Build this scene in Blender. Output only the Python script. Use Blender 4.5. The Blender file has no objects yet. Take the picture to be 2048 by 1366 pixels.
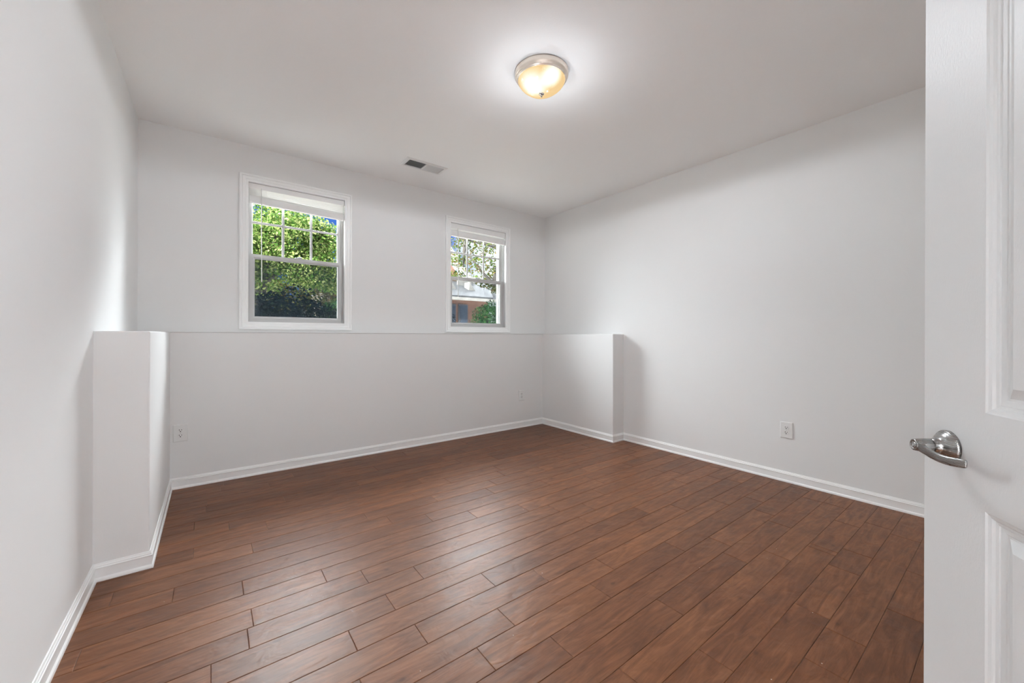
import bpy, bmesh, math, random
from mathutils import Vector, Matrix
import numpy as np

SC = bpy.context.scene
COL = SC.collection

# ------------------------------------------------------------------ camera
EYE = 1.15
F_PX = 788.137
cam_d = bpy.data.cameras.new('camera')
cam_d.sensor_fit = 'HORIZONTAL'
cam_d.sensor_width = 36.0
cam_d.lens = F_PX * 36.0 / 2048.0
cam_d.shift_y = -(683.0 - 669.865) / 2048.0
cam_d.clip_start = 0.02
cam_d.clip_end = 200
cam = bpy.data.objects.new('camera', cam_d)
COL.objects.link(cam)
YAW, ROLL = 0.6521, -0.0031
cam.location = (0, 0, EYE)
cam.matrix_world = (Matrix.Translation((0, 0, EYE)) @ Matrix.Rotation(-YAW, 4, 'Z')
                    @ Matrix.Rotation(math.pi / 2, 4, 'X') @ Matrix.Rotation(-ROLL, 4, 'Z'))
SC.camera = cam

# ------------------------------------------------------------------ exposure
SC.view_settings.view_transform = 'Standard'
SC.view_settings.look = 'None'
SC.view_settings.exposure = 0.25
SC.view_settings.gamma = 1.0
SC.view_settings.use_curve_mapping = False
SC.cycles.max_bounces = 12
SC.cycles.diffuse_bounces = 8
SC.cycles.glossy_bounces = 4
SC.cycles.transparent_max_bounces = 12
SC.cycles.sample_clamp_indirect = 6.0
SC.cycles.caustics_reflective = False
SC.cycles.caustics_refractive = False
SC.cycles.use_denoising = True

# ------------------------------------------------------------------ sky
SKY_CLOUD = (0.92, 0.97, 1.05)        # thin cloud
SKY_BLUE = (0.060, 0.175, 0.62)       # clear patch of sky
SKY_BANK = (54.0, 56.8, 59.6)         # bright sky banks added out of view to light the room
SKY_REST = (0.42, 0.50, 0.62)         # sky overhead and behind the house
SUN_E = 58.0
LAMP_W = 18.0
GLOW_W = 3.1
LAMP_C = (0.93, 0.99, 1.06)
BOWL_E = 0.92
HALL_FILL_W = 770.0  # unseen hallway lamp, added as fill

world = bpy.data.worlds.new('world')
SC.world = world
world.use_nodes = True
nt = world.node_tree
nt.nodes.clear()
def wn(t, **k):
    n = nt.nodes.new(t)
    for a, b in k.items():
        setattr(n, a, b)
    return n
def wrange(src, a, b):
    m = wn('ShaderNodeMapRange', interpolation_type='SMOOTHSTEP')
    m.inputs['From Min'].default_value = min(a, b)
    m.inputs['From Max'].default_value = max(a, b)
    if a > b:
        m.inputs['To Min'].default_value = 1.0; m.inputs['To Max'].default_value = 0.0
    nt.links.new(src, m.inputs['Value'])
    return m.outputs[0]
def wmath(op, a, b):
    m = wn('ShaderNodeMath', operation=op)
    nt.links.new(a, m.inputs[0]); nt.links.new(b, m.inputs[1])
    return m.outputs[0]
def wmix(fac, a, b):
    m = wn('ShaderNodeMix', data_type='RGBA')
    for i, v in ((6, a), (7, b)):
        if isinstance(v, tuple): m.inputs[i].default_value = (*v, 1)
        else: nt.links.new(v, m.inputs[i])
    nt.links.new(fac, m.inputs[0])
    return m.outputs[2]
tc = wn('ShaderNodeTexCoord')
sep = wn('ShaderNodeSeparateXYZ')
nt.links.new(tc.outputs['Generated'], sep.inputs[0])
azn = wn('ShaderNodeMath', operation='ARCTAN2')          # azimuth: 0 = straight out of the windows, + to the right
nt.links.new(sep.outputs['X'], azn.inputs[0])
nt.links.new(sep.outputs['Y'], azn.inputs[1])
az = azn.outputs[0]
nz = wn('ShaderNodeTexNoise')
nz.inputs['Scale'].default_value = 7.0
nz.inputs['Detail'].default_value = 5.0
nt.links.new(tc.outputs['Generated'], nz.inputs['Vector'])
wob = wn('ShaderNodeMath', operation='MULTIPLY_ADD')      # ragged cloud edge
nt.links.new(nz.outputs['Fac'], wob.inputs[0]); wob.inputs[1].default_value = 0.20
nt.links.new(az, wob.inputs[2])
RD = math.radians
cloud = wrange(wob.outputs[0], RD(29.0) + 0.10, RD(32.0) + 0.10)
col = wmix(cloud, SKY_BLUE, SKY_CLOUD)
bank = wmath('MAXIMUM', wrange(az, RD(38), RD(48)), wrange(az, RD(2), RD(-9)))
bank = wmath('MAXIMUM', bank, wrange(sep.outputs['Z'], 0.36, 0.48))      # added bright bank also above the trees, for window sheen on the floor
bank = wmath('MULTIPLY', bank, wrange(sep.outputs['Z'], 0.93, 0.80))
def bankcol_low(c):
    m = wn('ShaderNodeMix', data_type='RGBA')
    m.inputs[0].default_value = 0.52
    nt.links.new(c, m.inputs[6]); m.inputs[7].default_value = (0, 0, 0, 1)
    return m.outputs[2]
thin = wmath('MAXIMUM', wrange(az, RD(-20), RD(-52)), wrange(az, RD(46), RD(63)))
bankcol = wmix(thin, SKY_BANK, tuple(c * 0.11 for c in SKY_BANK))        # added bank is dimmed sideways to even out the side walls
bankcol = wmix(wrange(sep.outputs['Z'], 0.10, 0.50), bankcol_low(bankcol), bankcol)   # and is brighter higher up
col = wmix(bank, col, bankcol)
rest = wmath('MAXIMUM', wrange(sep.outputs['Y'], 0.12, 0.0), wrange(sep.outputs['Z'], 0.80, 0.93))
col = wmix(rest, col, SKY_REST)
bg = wn('ShaderNodeBackground')
bg.inputs['Strength'].default_value = 1.0
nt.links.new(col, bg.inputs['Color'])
wo = wn('ShaderNodeOutputWorld')
nt.links.new(bg.outputs[0], wo.inputs['Surface'])

# sun stands high on the left, slightly behind the house
sun_d = bpy.data.lights.new('sun', 'SUN')
sun_d.energy = SUN_E
sun_d.angle = math.radians(0.6)
sun_d.color = (1.0, 0.95, 0.86)
sun = bpy.data.objects.new('sun', sun_d)
COL.objects.link(sun)
sun.rotation_euler = Vector((1.0, 0.35, -0.85)).to_track_quat('-Z', 'Y').to_euler()
sun.location = (-9, -3, 9)

# ------------------------------------------------------------------ room measures (metres)
L, R, B, FR, H = -0.4333, 3.6064, 3.9909, -0.36, 2.7379
B2, PL, PLY, PR, PRY, LEDGE = 3.8319, -0.2389, 2.6254, 3.4264, 2.70, 1.163
T = 0.20

# ------------------------------------------------------------------ helpers
def tag(o, label, cat, group=None, kind=None):
    o['label'] = label
    o['category'] = cat
    if group: o['group'] = group
    if kind: o['kind'] = kind
    return o

def link(name, bm, mat, parent=None, loc=None, smooth=False, normals=True):
    if normals:
        bmesh.ops.recalc_face_normals(bm, faces=bm.faces[:])
    me = bpy.data.meshes.new(name)
    bm.to_mesh(me); bm.free()
    if smooth:
        for p in me.polygons: p.use_smooth = True
    for m in (mat if isinstance(mat, (list, tuple)) else [mat]):
        me.materials.append(m)
    o = bpy.data.objects.new(name, me)
    COL.objects.link(o)
    if parent: o.parent = parent
    if loc: o.location = loc
    return o

def empty(name, loc=(0, 0, 0), rz=0.0):
    o = bpy.data.objects.new(name, None)
    o.empty_display_size = 0.1
    COL.objects.link(o)
    o.location = loc
    o.rotation_euler = (0, 0, rz)
    return o

def struct(o, label, cat):
    return tag(o, label, cat, kind='structure')

def box(bm, x0, x1, y0, y1, z0, z1, bev=0.0):
    r = bmesh.ops.create_cube(bm, size=1.0)
    vs = r['verts']
    for v in vs:
        v.co = Vector(((x0 + x1) / 2 + v.co.x * (x1 - x0), (y0 + y1) / 2 + v.co.y * (y1 - y0), (z0 + z1) / 2 + v.co.z * (z1 - z0)))
    if bev:
        es = list({e for v in vs for e in v.link_edges})
        bmesh.ops.bevel(bm, geom=es, offset=bev, segments=2, profile=0.5, affect='EDGES')
    return vs

def lathe(bm, prof, seg=48, axis='Z', center=(0, 0, 0), closed_ends=True):
    rings = []
    c = Vector(center)
    for r, z in prof:
        ring = []
        for i in range(seg):
            a = 2 * math.pi * i / seg
            p = Vector((r * math.cos(a), r * math.sin(a), z))
            if axis == 'Y': p = Vector((p.x, p.z, p.y))
            if axis == 'X': p = Vector((p.z, p.x, p.y))
            ring.append(bm.verts.new(c + p))
        rings.append(ring)
    for a, b in zip(rings[:-1], rings[1:]):
        for i in range(seg):
            j = (i + 1) % seg
            bm.faces.new((a[i], a[j], b[j], b[i]))
    if closed_ends:
        if prof[0][0] > 1e-6: bm.faces.new(rings[0][::-1])
        if prof[-1][0] > 1e-6: bm.faces.new(rings[-1])

def rect_loops(bm, loops, plane, cap_last=False, cap_first=False):
    """loops: list of (a0,a1,b0,b1,d); plane maps (a,b,d)->Vector. Connects successive rectangles."""
    rs = []
    for a0, a1, b0, b1, d in loops:
        rs.append([bm.verts.new(plane(a, b, d)) for a, b in ((a0, b0), (a1, b0), (a1, b1), (a0, b1))])
    for p, q in zip(rs[:-1], rs[1:]):
        for i in range(4):
            j = (i + 1) % 4
            bm.faces.new((p[i], p[j], q[j], q[i]))
    if cap_last: bm.faces.new(rs[-1])
    if cap_first: bm.faces.new(rs[0][::-1])
    return rs

def frame(bm, x0, x1, z0, z1, prof, y):
    """closed moulding ring round an opening. prof: closed list of (outward offset w, depth towards the room d)."""
    loops = [(x0 - w, x1 + w, z0 - w, z1 + w, d) for w, d in prof + prof[:1]]
    rs = []
    for k, (a0, a1, b0, b1, d) in enumerate(loops[:-1]):
        rs.append([bm.verts.new((a, y - d, b)) for a, b in ((a0, b0), (a1, b0), (a1, b1), (a0, b1))])
    rs.append(rs[0])
    for p, q in zip(rs[:-1], rs[1:]):
        for i in range(4):
            j = (i + 1) % 4
            bm.faces.new((p[i], p[j], q[j], q[i]))

def sweep(bm, pts, prof, cap=True):
    """sweep prof [(offset to the left-hand normal, z)] along an open XY polyline with mitred corners."""
    n = len(pts)
    P = [Vector((p[0], p[1])) for p in pts]
    rows = []
    for i in range(n):
        if i == 0: d0 = d1 = (P[1] - P[0]).normalized()
        elif i == n - 1: d0 = d1 = (P[-1] - P[-2]).normalized()
        else:
            d0 = (P[i] - P[i - 1]).normalized(); d1 = (P[i + 1] - P[i]).normalized()
        n0 = Vector((-d0.y, d0.x)); n1 = Vector((-d1.y, d1.x))
        m = (n0 + n1); m = m / m.dot(n0) if m.length > 1e-6 else n0
        rows.append([bm.verts.new((P[i].x + m.x * w, P[i].y + m.y * w, z)) for w, z in prof])
    for a, b in zip(rows[:-1], rows[1:]):
        k = len(prof)
        for j in range(k):
            bm.faces.new((a[j], a[(j + 1) % k], b[(j + 1) % k], b[j]))
    if cap:
        bm.faces.new(rows[0][::-1]); bm.faces.new(rows[-1])

def tube(bm, pts, rad, seg=8):
    pts = [Vector(p) for p in pts]
    rad = rad if isinstance(rad, (list, tuple)) else [rad] * len(pts)
    rings = []
    for i, p in enumerate(pts):
        d = (pts[min(i + 1, len(pts) - 1)] - pts[max(i - 1, 0)]).normalized()
        u = d.orthogonal().normalized() if abs(d.z) < 0.9 else d.cross(Vector((1, 0, 0))).normalized()
        if i and rings:
            u = (lastu - d * lastu.dot(d)).normalized()
        lastu = u
        w = d.cross(u)
        rings.append([bm.verts.new(p + (u * math.cos(2 * math.pi * k / seg) + w * math.sin(2 * math.pi * k / seg)) * rad[i]) for k in range(seg)])
    for a, b in zip(rings[:-1], rings[1:]):
        for k in range(seg):
            bm.faces.new((a[k], a[(k + 1) % seg], b[(k + 1) % seg], b[k]))
    bm.faces.new(rings[0][::-1]); bm.faces.new(rings[-1])

# ------------------------------------------------------------------ materials
class N:
    def __init__(self, name):
        self.m = bpy.data.materials.new(name)
        self.m.use_nodes = True
        self.t = self.m.node_tree
        self.p = self.t.nodes['Principled BSDF']
        self.out = self.t.nodes['Material Output']
    def n(self, typ, **k):
        x = self.t.nodes.new(typ)
        for a, b in k.items(): setattr(x, a, b)
        return x
    def l(self, a, b): self.t.links.new(a, b)
    def noise(self, vec, scale, detail=3.0, rough=0.5, dist=0.0):
        x = self.n('ShaderNodeTexNoise')
        x.inputs['Scale'].default_value = scale
        x.inputs['Detail'].default_value = detail
        x.inputs['Roughness'].default_value = rough
        x.inputs['Distortion'].default_value = dist
        if vec is not None: self.l(vec, x.inputs['Vector'])
        return x
    def ramp(self, fac, stops):
        x = self.n('ShaderNodeValToRGB')
        e = x.color_ramp.elements
        while len(e) < len(stops): e.new(0.5)
        for q, (pos, c) in zip(e, stops):
            q.position = pos
            q.color = (*c, 1) if len(c) == 3 else c
        self.l(fac, x.inputs[0])
        return x
    def math(self, op, a, b=None, c=None):
        x = self.n('ShaderNodeMath', operation=op)
        for i, v in enumerate((a, b, c)):
            if v is None: continue
            if isinstance(v, (int, float)): x.inputs[i].default_value = v
            else: self.l(v, x.inputs[i])
        return x.outputs[0]
    def bump(self, h, strength, dist=0.01, prev=None):
        x = self.n('ShaderNodeBump')
        x.inputs['Strength'].default_value = strength
        x.inputs['Distance'].default_value = dist
        self.l(h, x.inputs['Height'])
        if prev is not None: self.l(prev, x.inputs['Normal'])
        return x.outputs[0]

def simple(name, col, rough=0.5, metal=0.0, bump=None, spec=0.5):
    k = N(name)
    k.p.inputs['Base Color'].default_value = (*col, 1)
    k.p.inputs['Roughness'].default_value = rough
    k.p.inputs['Metallic'].default_value = metal
    k.p.inputs['Specular IOR Level'].default_value = spec
    if bump:
        tcn = k.n('ShaderNodeTexCoord')
        nn = k.noise(tcn.outputs['Object'], bump[0], 3)
        k.l(k.bump(nn.outputs['Fac'], bump[1], bump[2]), k.p.inputs['Normal'])
    return k.m

M_WALL = simple('wall_paint', (0.805, 0.803, 0.795), 0.62, bump=(260, 0.10, 0.002), spec=0.35)
M_CEIL = simple('ceiling_paint', (0.92, 0.918, 0.91), 0.8, bump=(140, 0.12, 0.003), spec=0.25)
M_TRIM = simple('trim_enamel', (0.90, 0.90, 0.89), 0.32, bump=(60, 0.03, 0.002))
M_VINYL = simple('window_vinyl', (0.53, 0.526, 0.518), 0.36)
M_PLATE = simple('outlet_plastic', (0.80, 0.80, 0.785), 0.3)
M_DARK = simple('slot_dark', (0.02, 0.02, 0.02), 0.6)
M_SCREW = simple('painted_screw', (0.62, 0.62, 0.60), 0.35, 0.3)
M_VENT = simple('vent_enamel', (0.78, 0.78, 0.77), 0.4)
M_DUCT = simple('duct_interior', (0.035, 0.034, 0.033), 0.7)
M_BLIND = simple('blind_vinyl', (0.84, 0.835, 0.82), 0.42)
def slat_mat():
    k = N('thin_blind_slat')
    k.p.inputs['Base Color'].default_value = (0.86, 0.855, 0.84, 1); k.p.inputs['Roughness'].default_value = 0.45
    tl = k.n('ShaderNodeBsdfTranslucent'); tl.inputs[0].default_value = (0.86, 0.855, 0.84, 1)
    mx = k.n('ShaderNodeMixShader'); mx.inputs[0].default_value = 0.22
    k.l(k.p.outputs[0], mx.inputs[1]); k.l(tl.outputs[0], mx.inputs[2]); k.l(mx.outputs[0], k.out.inputs['Surface'])
    return k.m
M_SLAT = slat_mat()
M_WAND = simple('clear_wand', (0.72, 0.71, 0.69), 0.2)
M_SLAB = simple('concrete_base', (0.22, 0.21, 0.20), 0.9)

def door_paint():
    k = N('door_enamel')
    k.p.inputs['Base Color'].default_value = (0.63, 0.63, 0.622, 1)
    k.p.inputs['Roughness'].default_value = 0.42
    k.p.inputs['Specular IOR Level'].default_value = 0.35
    t = k.n('ShaderNodeTexCoord')
    mp = k.n('ShaderNodeMapping'); mp.inputs['Scale'].default_value = (1.0, 1.0, 0.35)
    k.l(t.outputs['Object'], mp.inputs[0])
    a = k.noise(mp.outputs[0], 240, 4, 0.6, 0.6)
    b = k.noise(mp.outputs[0], 9, 2)
    n1 = k.bump(a.outputs['Fac'], 0.16, 0.003)
    n2 = k.bump(b.outputs['Fac'], 0.10, 0.01, n1)
    k.l(n2, k.p.inputs['Normal'])
    return k.m
M_DOOR = door_paint()

def nickel(name, col, rough):
    k = N(name)
    k.p.inputs['Base Color'].default_value = (*col, 1)
    k.p.inputs['Metallic'].default_value = 1.0
    t = k.n('ShaderNodeTexCoord')
    mp = k.n('ShaderNodeMapping'); mp.inputs['Scale'].default_value = (40, 40, 900)
    k.l(t.outputs['Object'], mp.inputs[0])
    a = k.noise(mp.outputs[0], 1.0, 3)
    r = k.n('ShaderNodeMapRange')
    r.inputs['To Min'].default_value = rough - 0.06; r.inputs['To Max'].default_value = rough + 0.10
    k.l(a.outputs['Fac'], r.inputs['Value'])
    k.l(r.outputs[0], k.p.inputs['Roughness'])
    k.l(k.bump(a.outputs['Fac'], 0.015, 0.001), k.p.inputs['Normal'])
    return k.m
M_NICKEL = nickel('satin_nickel', (0.36, 0.355, 0.345), 0.26)
M_NICKEL_W = nickel('brushed_nickel_pan', (0.86, 0.78, 0.69), 0.36)

def floor_mat():
    k = N('hand_scraped_hardwood')
    t = k.n('ShaderNodeTexCoord')
    at = k.n('ShaderNodeAttribute', attribute_name='plank_seed')
    seed = at.outputs['Fac']
    off = k.n('ShaderNodeCombineXYZ')
    k.l(k.math('MULTIPLY', seed, 37.0), off.inputs[0]); k.l(k.math('MULTIPLY', seed, 91.0), off.inputs[1]); k.l(k.math('MULTIPLY', seed, 53.0), off.inputs[2])
    v = k.n('ShaderNodeVectorMath', operation='ADD')
    k.l(t.outputs['Object'], v.inputs[0]); k.l(off.outputs[0], v.inputs[1])
    m1 = k.n('ShaderNodeMapping'); m1.inputs['Scale'].default_value = (1.6, 11, 1)
    k.l(v.outputs[0], m1.inputs[0])
    grain = k.noise(m1.outputs[0], 2.2, 6, 0.62, 1.6)
    m2 = k.n('ShaderNodeMapping'); m2.inputs['Scale'].default_value = (3, 90, 1)
    k.l(v.outputs[0], m2.inputs[0])
    fine = k.noise(m2.outputs[0], 3.0, 4, 0.6, 0.3)
    m3 = k.n('ShaderNodeMapping'); m3.inputs['Scale'].default_value = (2.4, 4.2, 1)
    k.l(v.outputs[0], m3.inputs[0])
    mott = k.noise(m3.outputs[0], 2.0, 4, 0.55, 0.8)
    base = k.ramp(grain.outputs['Fac'], [(0.20, (0.080, 0.0265, 0.0105)), (0.44, (0.134, 0.0500, 0.0200)), (0.60, (0.180, 0.0715, 0.0300)), (0.86, (0.245, 0.110, 0.054))])
    mo = k.ramp(mott.outputs['Fac'], [(0.30, (0.60, 0.57, 0.56)), (0.52, (1.0, 1.0, 1.0)), (0.75, (1.18, 1.16, 1.12))])
    a = k.n('ShaderNodeMix', data_type='RGBA', blend_type='MULTIPLY'); a.inputs[0].default_value = 0.55
    k.l(base.outputs[0], a.inputs[6]); k.l(mo.outputs[0], a.inputs[7])
    tone = k.ramp(seed, [(0.0, (0.80, 0.76, 0.75)), (0.35, (0.96, 0.95, 0.96)), (0.7, (1.08, 1.06, 1.05)), (1.0, (1.22, 1.25, 1.26))])
    b = k.n('ShaderNodeMix', data_type='RGBA', blend_type='MULTIPLY'); b.inputs[0].default_value = 0.75
    k.l(a.outputs[2], b.inputs[6]); k.l(tone.outputs[0], b.inputs[7])
    fr = k.ramp(fine.outputs['Fac'], [(0.3, (0.84, 0.83, 0.82)), (0.7, (1.08, 1.08, 1.08))])
    c = k.n('ShaderNodeMix', data_type='RGBA', blend_type='MULTIPLY'); c.inputs[0].default_value = 0.8
    k.l(b.outputs[2], c.inputs[6]); k.l(fr.outputs[0], c.inputs[7])
    # dark knots
    vo = k.n('ShaderNodeTexVoronoi'); vo.inputs['Scale'].default_value = 1.0
    m4 = k.n('ShaderNodeMapping'); m4.inputs['Scale'].default_value = (4.5, 7.5, 1)
    k.l(v.outputs[0], m4.inputs[0]); k.l(m4.outputs[0], vo.inputs['Vector'])
    knot = k.ramp(vo.outputs['Distance'], [(0.03, (0.42, 0.38, 0.36)), (0.075, (0.85, 0.83, 0.82)), (0.15, (1, 1, 1))])
    d = k.n('ShaderNodeMix', data_type='RGBA', blend_type='MULTIPLY'); d.inputs[0].default_value = 0.75
    k.l(c.outputs[2], d.inputs[6]); k.l(knot.outputs[0], d.inputs[7])
    # specks of dust
    vs = k.n('ShaderNodeTexVoronoi'); vs.inputs['Scale'].default_value = 14.0
    k.l(t.outputs['Object'], vs.inputs['Vector'])
    sel = k.math('LESS_THAN', vs.outputs['Distance'], 0.028)
    sepc = k.n('ShaderNodeSeparateColor'); k.l(vs.outputs['Color'], sepc.inputs[0])
    sel2 = k.math('MULTIPLY', sel, k.math('GREATER_THAN', sepc.outputs[0], 0.78))
    e = k.n('ShaderNodeMix', data_type='RGBA'); e.inputs[7].default_value = (0.55, 0.50, 0.45, 1)
    k.l(sel2, e.inputs[0]); k.l(d.outputs[2], e.inputs[6])
    k.l(e.outputs[2], k.p.inputs['Base Color'])
    rr = k.n('ShaderNodeMapRange'); rr.inputs['To Min'].default_value = 0.35; rr.inputs['To Max'].default_value = 0.48
    k.l(mott.outputs['Fac'], rr.inputs['Value']); k.l(rr.outputs[0], k.p.inputs['Roughness'])
    k.p.inputs['Specular IOR Level'].default_value = 0.30
    # hand scraped ripples, running across each board at a slant
    m5 = k.n('ShaderNodeMapping'); m5.inputs['Scale'].default_value = (9, 14, 1); m5.inputs['Rotation'].default_value = (0, 0, 0.5)
    k.l(v.outputs[0], m5.inputs[0])
    rip = k.noise(m5.outputs[0], 1.1, 2, 0.5, 0.9)
    n1 = k.bump(rip.outputs['Fac'], 0.22, 0.012)
    n2 = k.bump(fine.outputs['Fac'], 0.06, 0.002, n1)
    k.l(n2, k.p.inputs['Normal'])
    return k.m
M_FLOOR = floor_mat()

def glass(name, dirt):
    k = N(name)
    t = k.t; t.nodes.remove(k.p)
    tr = k.n('ShaderNodeBsdfTransparent'); tr.inputs[0].default_value = (0.95, 0.965, 0.96, 1)
    gl = k.n('ShaderNodeBsdfGlossy'); gl.inputs['Roughness'].default_value = 0.02
    lw = k.n('ShaderNodeLayerWeight'); lw.inputs['Blend'].default_value = 0.12
    mx = k.n('ShaderNodeMixShader')
    k.l(k.math('MULTIPLY', lw.outputs['Fresnel'], 0.5), mx.inputs[0]); k.l(tr.outputs[0], mx.inputs[1]); k.l(gl.outputs[0], mx.inputs[2])
    last = mx.outputs[0]
    if dirt:
        # condensation film and droplets on the lower pane
        tcn = k.n('ShaderNodeTexCoord')
        big = k.noise(tcn.outputs['Object'], 4.0, 3, 0.5, 0.5)
        drops = k.n('ShaderNodeTexVoronoi'); drops.inputs['Scale'].default_value = 70
        k.l(tcn.outputs['Object'], drops.inputs['Vector'])
        dr = k.ramp(drops.outputs['Distance'], [(0.12, (1, 1, 1)), (0.26, (0, 0, 0))])
        film = k.ramp(big.outputs['Fac'], [(0.35, (0.04, 0.04, 0.04)), (0.66, (0.24, 0.24, 0.24))])
        sepz = k.n('ShaderNodeSeparateColor'); k.l(drops.outputs['Color'], sepz.inputs[0])
        sel = k.math('GREATER_THAN', sepz.outputs[0], 0.72)
        dd = k.math('MULTIPLY', k.math('MULTIPLY', dr.outputs[0], sel), 0.35)
        fac = k.math('MINIMUM', k.math('ADD', film.outputs[0], dd), 0.7)
        df = k.n('ShaderNodeBsdfTranslucent'); df.inputs[0].default_value = (0.0035, 0.0055, 0.0085, 1)
        mx2 = k.n('ShaderNodeMixShader')
        k.l(fac, mx2.inputs[0]); k.l(last, mx2.inputs[1]); k.l(df.outputs[0], mx2.inputs[2])
        last = mx2.outputs[0]
    k.l(last, k.out.inputs['Surface'])
    return k.m
M_GLASS = glass('clear_glass', False)
M_GLASS_FOG = glass('fogged_glass', True)

def screen_mat():
    k = N('insect_screen_mesh')
    k.t.nodes.remove(k.p)
    tr = k.n('ShaderNodeBsdfTransparent')
    df = k.n('ShaderNodeBsdfDiffuse'); df.inputs[0].default_value = (0.05, 0.055, 0.06, 1)
    mx = k.n('ShaderNodeMixShader'); mx.inputs[0].default_value = 0.25
    k.l(tr.outputs[0], mx.inputs[1]); k.l(df.outputs[0], mx.inputs[2])
    k.l(mx.outputs[0], k.out.inputs['Surface'])
    return k.m
M_SCREEN = screen_mat()

# =================================================================== THE SETTING
# ---- floor: every board is laid in the one floor mesh
def build_floor():
    rng = random.Random(11)
    W, Y0 = 0.124, 1.2285
    known = {}
    for x, y in ((2.01,1.17),(2.258,1.05),(2.159,.92),(2.358,.80),(2.641,.68),(2.474,.55),(1.929,.415),(1.546,.913),(1.423,.66),(3.142,.43),(2.714,.32),
                 (.43,2.03),(.582,1.908),(.799,1.785),(.615,1.657),(.426,1.525),(.644,1.40),(1.037,1.534),(.958,1.282),(.778,1.152),(1.256,1.41),(1.575,1.288),(1.395,1.16),(1.03,1.032),
                 (-.02,3.436),(-.077,3.042),(.087,2.916),(.269,2.791),(.178,2.531),(-.071,2.65),(-.341,2.401),(-.13,2.273),(.117,2.148),(.002,1.675),
                 (.767,3.288),(.904,3.181),(1.151,3.058),(1.302,2.941),(1.484,2.799),(1.152,2.678),(.78,2.561),(.882,2.418),(1.089,2.258),(1.333,2.148),(1.654,2.041),(1.812,1.912),(2.015,1.794),(1.845,1.664),
                 (2.253,1.545),(2.484,1.414),(2.797,1.292),(2.862,1.05),(2.759,.928),(3.358,.929),(3.522,1.06),(2.721,.497),(1.123,.805),(2.598,.674)):
        known.setdefault(math.floor((y - Y0) / W), []).append(x)
    bm = bmesh.new()
    lay = bm.faces.layers.float.new('plank_seed')
    k0 = math.floor((-1.75 - Y0) / W); k1 = math.floor((B2 - Y0) / W)
    XA, XB = L - 0.8, R + 0.8
    for k in range(k0, k1 + 1):
        ya = Y0 + k * W; yb = min(ya + W, B2)
        js = sorted(known.get(k, []))
        cuts = [XA]
        def fill(a, b):
            x = a
            while b - x > 1.25:
                x += rng.uniform(0.35, 1.15)
                if b - x > 0.22: cuts.append(x)
        prev = XA - rng.uniform(0, 0.5)
        for j in js + [XB]:
            fill(max(prev, XA), j); cuts.append(j); prev = j
        cuts = sorted(c for c in set(cuts) if XA <= c <= XB)
        for xa, xb in zip(cuts[:-1], cuts[1:]):
            s = rng.random()
            g, e, dz = 0.0003, 0.0023, 0.0015
            vz = []
            for q, z in ((g, -0.012), (g, -dz), (e, 0.0)):
                vz.append([bm.verts.new(c) for c in ((xa + q, ya + q, z), (xb - q, ya + q, z), (xb - q, yb - q, z), (xa + q, yb - q, z))])
            fs = [bm.faces.new(vz[2])]
            for a, b in zip(vz[:-1], vz[1:]):
                for i in range(4):
                    fs.append(bm.faces.new((a[i], a[(i + 1) % 4], b[(i + 1) % 4], b[i])))
            for f in fs: f[lay] = s
    o = link('floor', bm, M_FLOOR)
    struct(o, 'reddish brown hand-scraped hardwood plank floor of random length boards', 'floor')
    bm = bmesh.new(); box(bm, L - 0.9, R + 0.9, -1.9, B + T, -0.20, -0.0122)
    struct(link('floor_slab', bm, M_SLAB), 'grey concrete slab under the brown plank floor', 'slab')
build_floor()

# ---- walls
WIN = [(0.2475, 1.0165, 1.255, 2.434), (2.163, 2.940, 1.243, 2.430)]   # clear openings inside the casings
LIN = 0.014
def cells(bm, xs, zs, y0, y1, holes):
    for xa, xb in zip(xs[:-1], xs[1:]):
        for za, zb in zip(zs[:-1], zs[1:]):
            cx, cz = (xa + xb) / 2, (za + zb) / 2
            if any(h[0] < cx < h[1] and h[2] < cz < h[3] for h in holes): continue
            box(bm, xa, xb, y0, y1, za, zb)

bm = bmesh.new()
holes = [(a - LIN, b + LIN, c - LIN, d + LIN) for a, b, c, d in WIN]
(h1, h2) = holes
# columns between the holes are whole slabs so the painted face stays one plane
box(bm, L - T, h1[0], B, B + T, -0.2, H + 0.1)
box(bm, h1[1], h2[0], B, B + T, -0.2, H + 0.1)
box(bm, h2[1], R + T, B, B + T, -0.2, H + 0.1)
for h_ in holes:
    box(bm, h_[0], h_[1], B, B + T, -0.2, h_[2]); box(bm, h_[0], h_[1], B, B + T, h_[3], H + 0.1)
bmesh.ops.remove_doubles(bm, verts=bm.verts[:], dist=1e-5)
struct(link('wall_back', bm, M_WALL, normals=False), 'light grey back wall with two double-hung windows', 'wall')
bm = bmesh.new(); box(bm, L - T, L, FR - T, B, -0.2, H + 0.1)
struct(link('wall_left', bm, M_WALL), 'light grey left wall, blank above its white baseboard', 'wall')
bm = bmesh.new(); box(bm, R, R + T, FR - T, B, -0.2, H + 0.1)
struct(link('wall_right', bm, M_WALL), 'light grey right wall with one outlet low down', 'wall')
bm = bmesh.new()
DX0, DX1, DZ = -0.125, 0.735, 2.06
box(bm, L, DX0, FR - 0.12, FR, -0.2, H + 0.1); box(bm, DX1, R, FR - 0.12, FR, -0.2, H + 0.1); box(bm, DX0, DX1, FR - 0.12, FR, DZ, H + 0.1)
struct(link('wall_front', bm, M_WALL), 'light grey front wall around the doorway behind the camera', 'wall')
bm = bmesh.new(); box(bm, L - T, R + T, FR - 0.12, B + T, H, H + 0.12)
struct(link('ceiling', bm, M_CEIL), 'flat white ceiling with a round lamp and an air register', 'ceiling')

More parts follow.
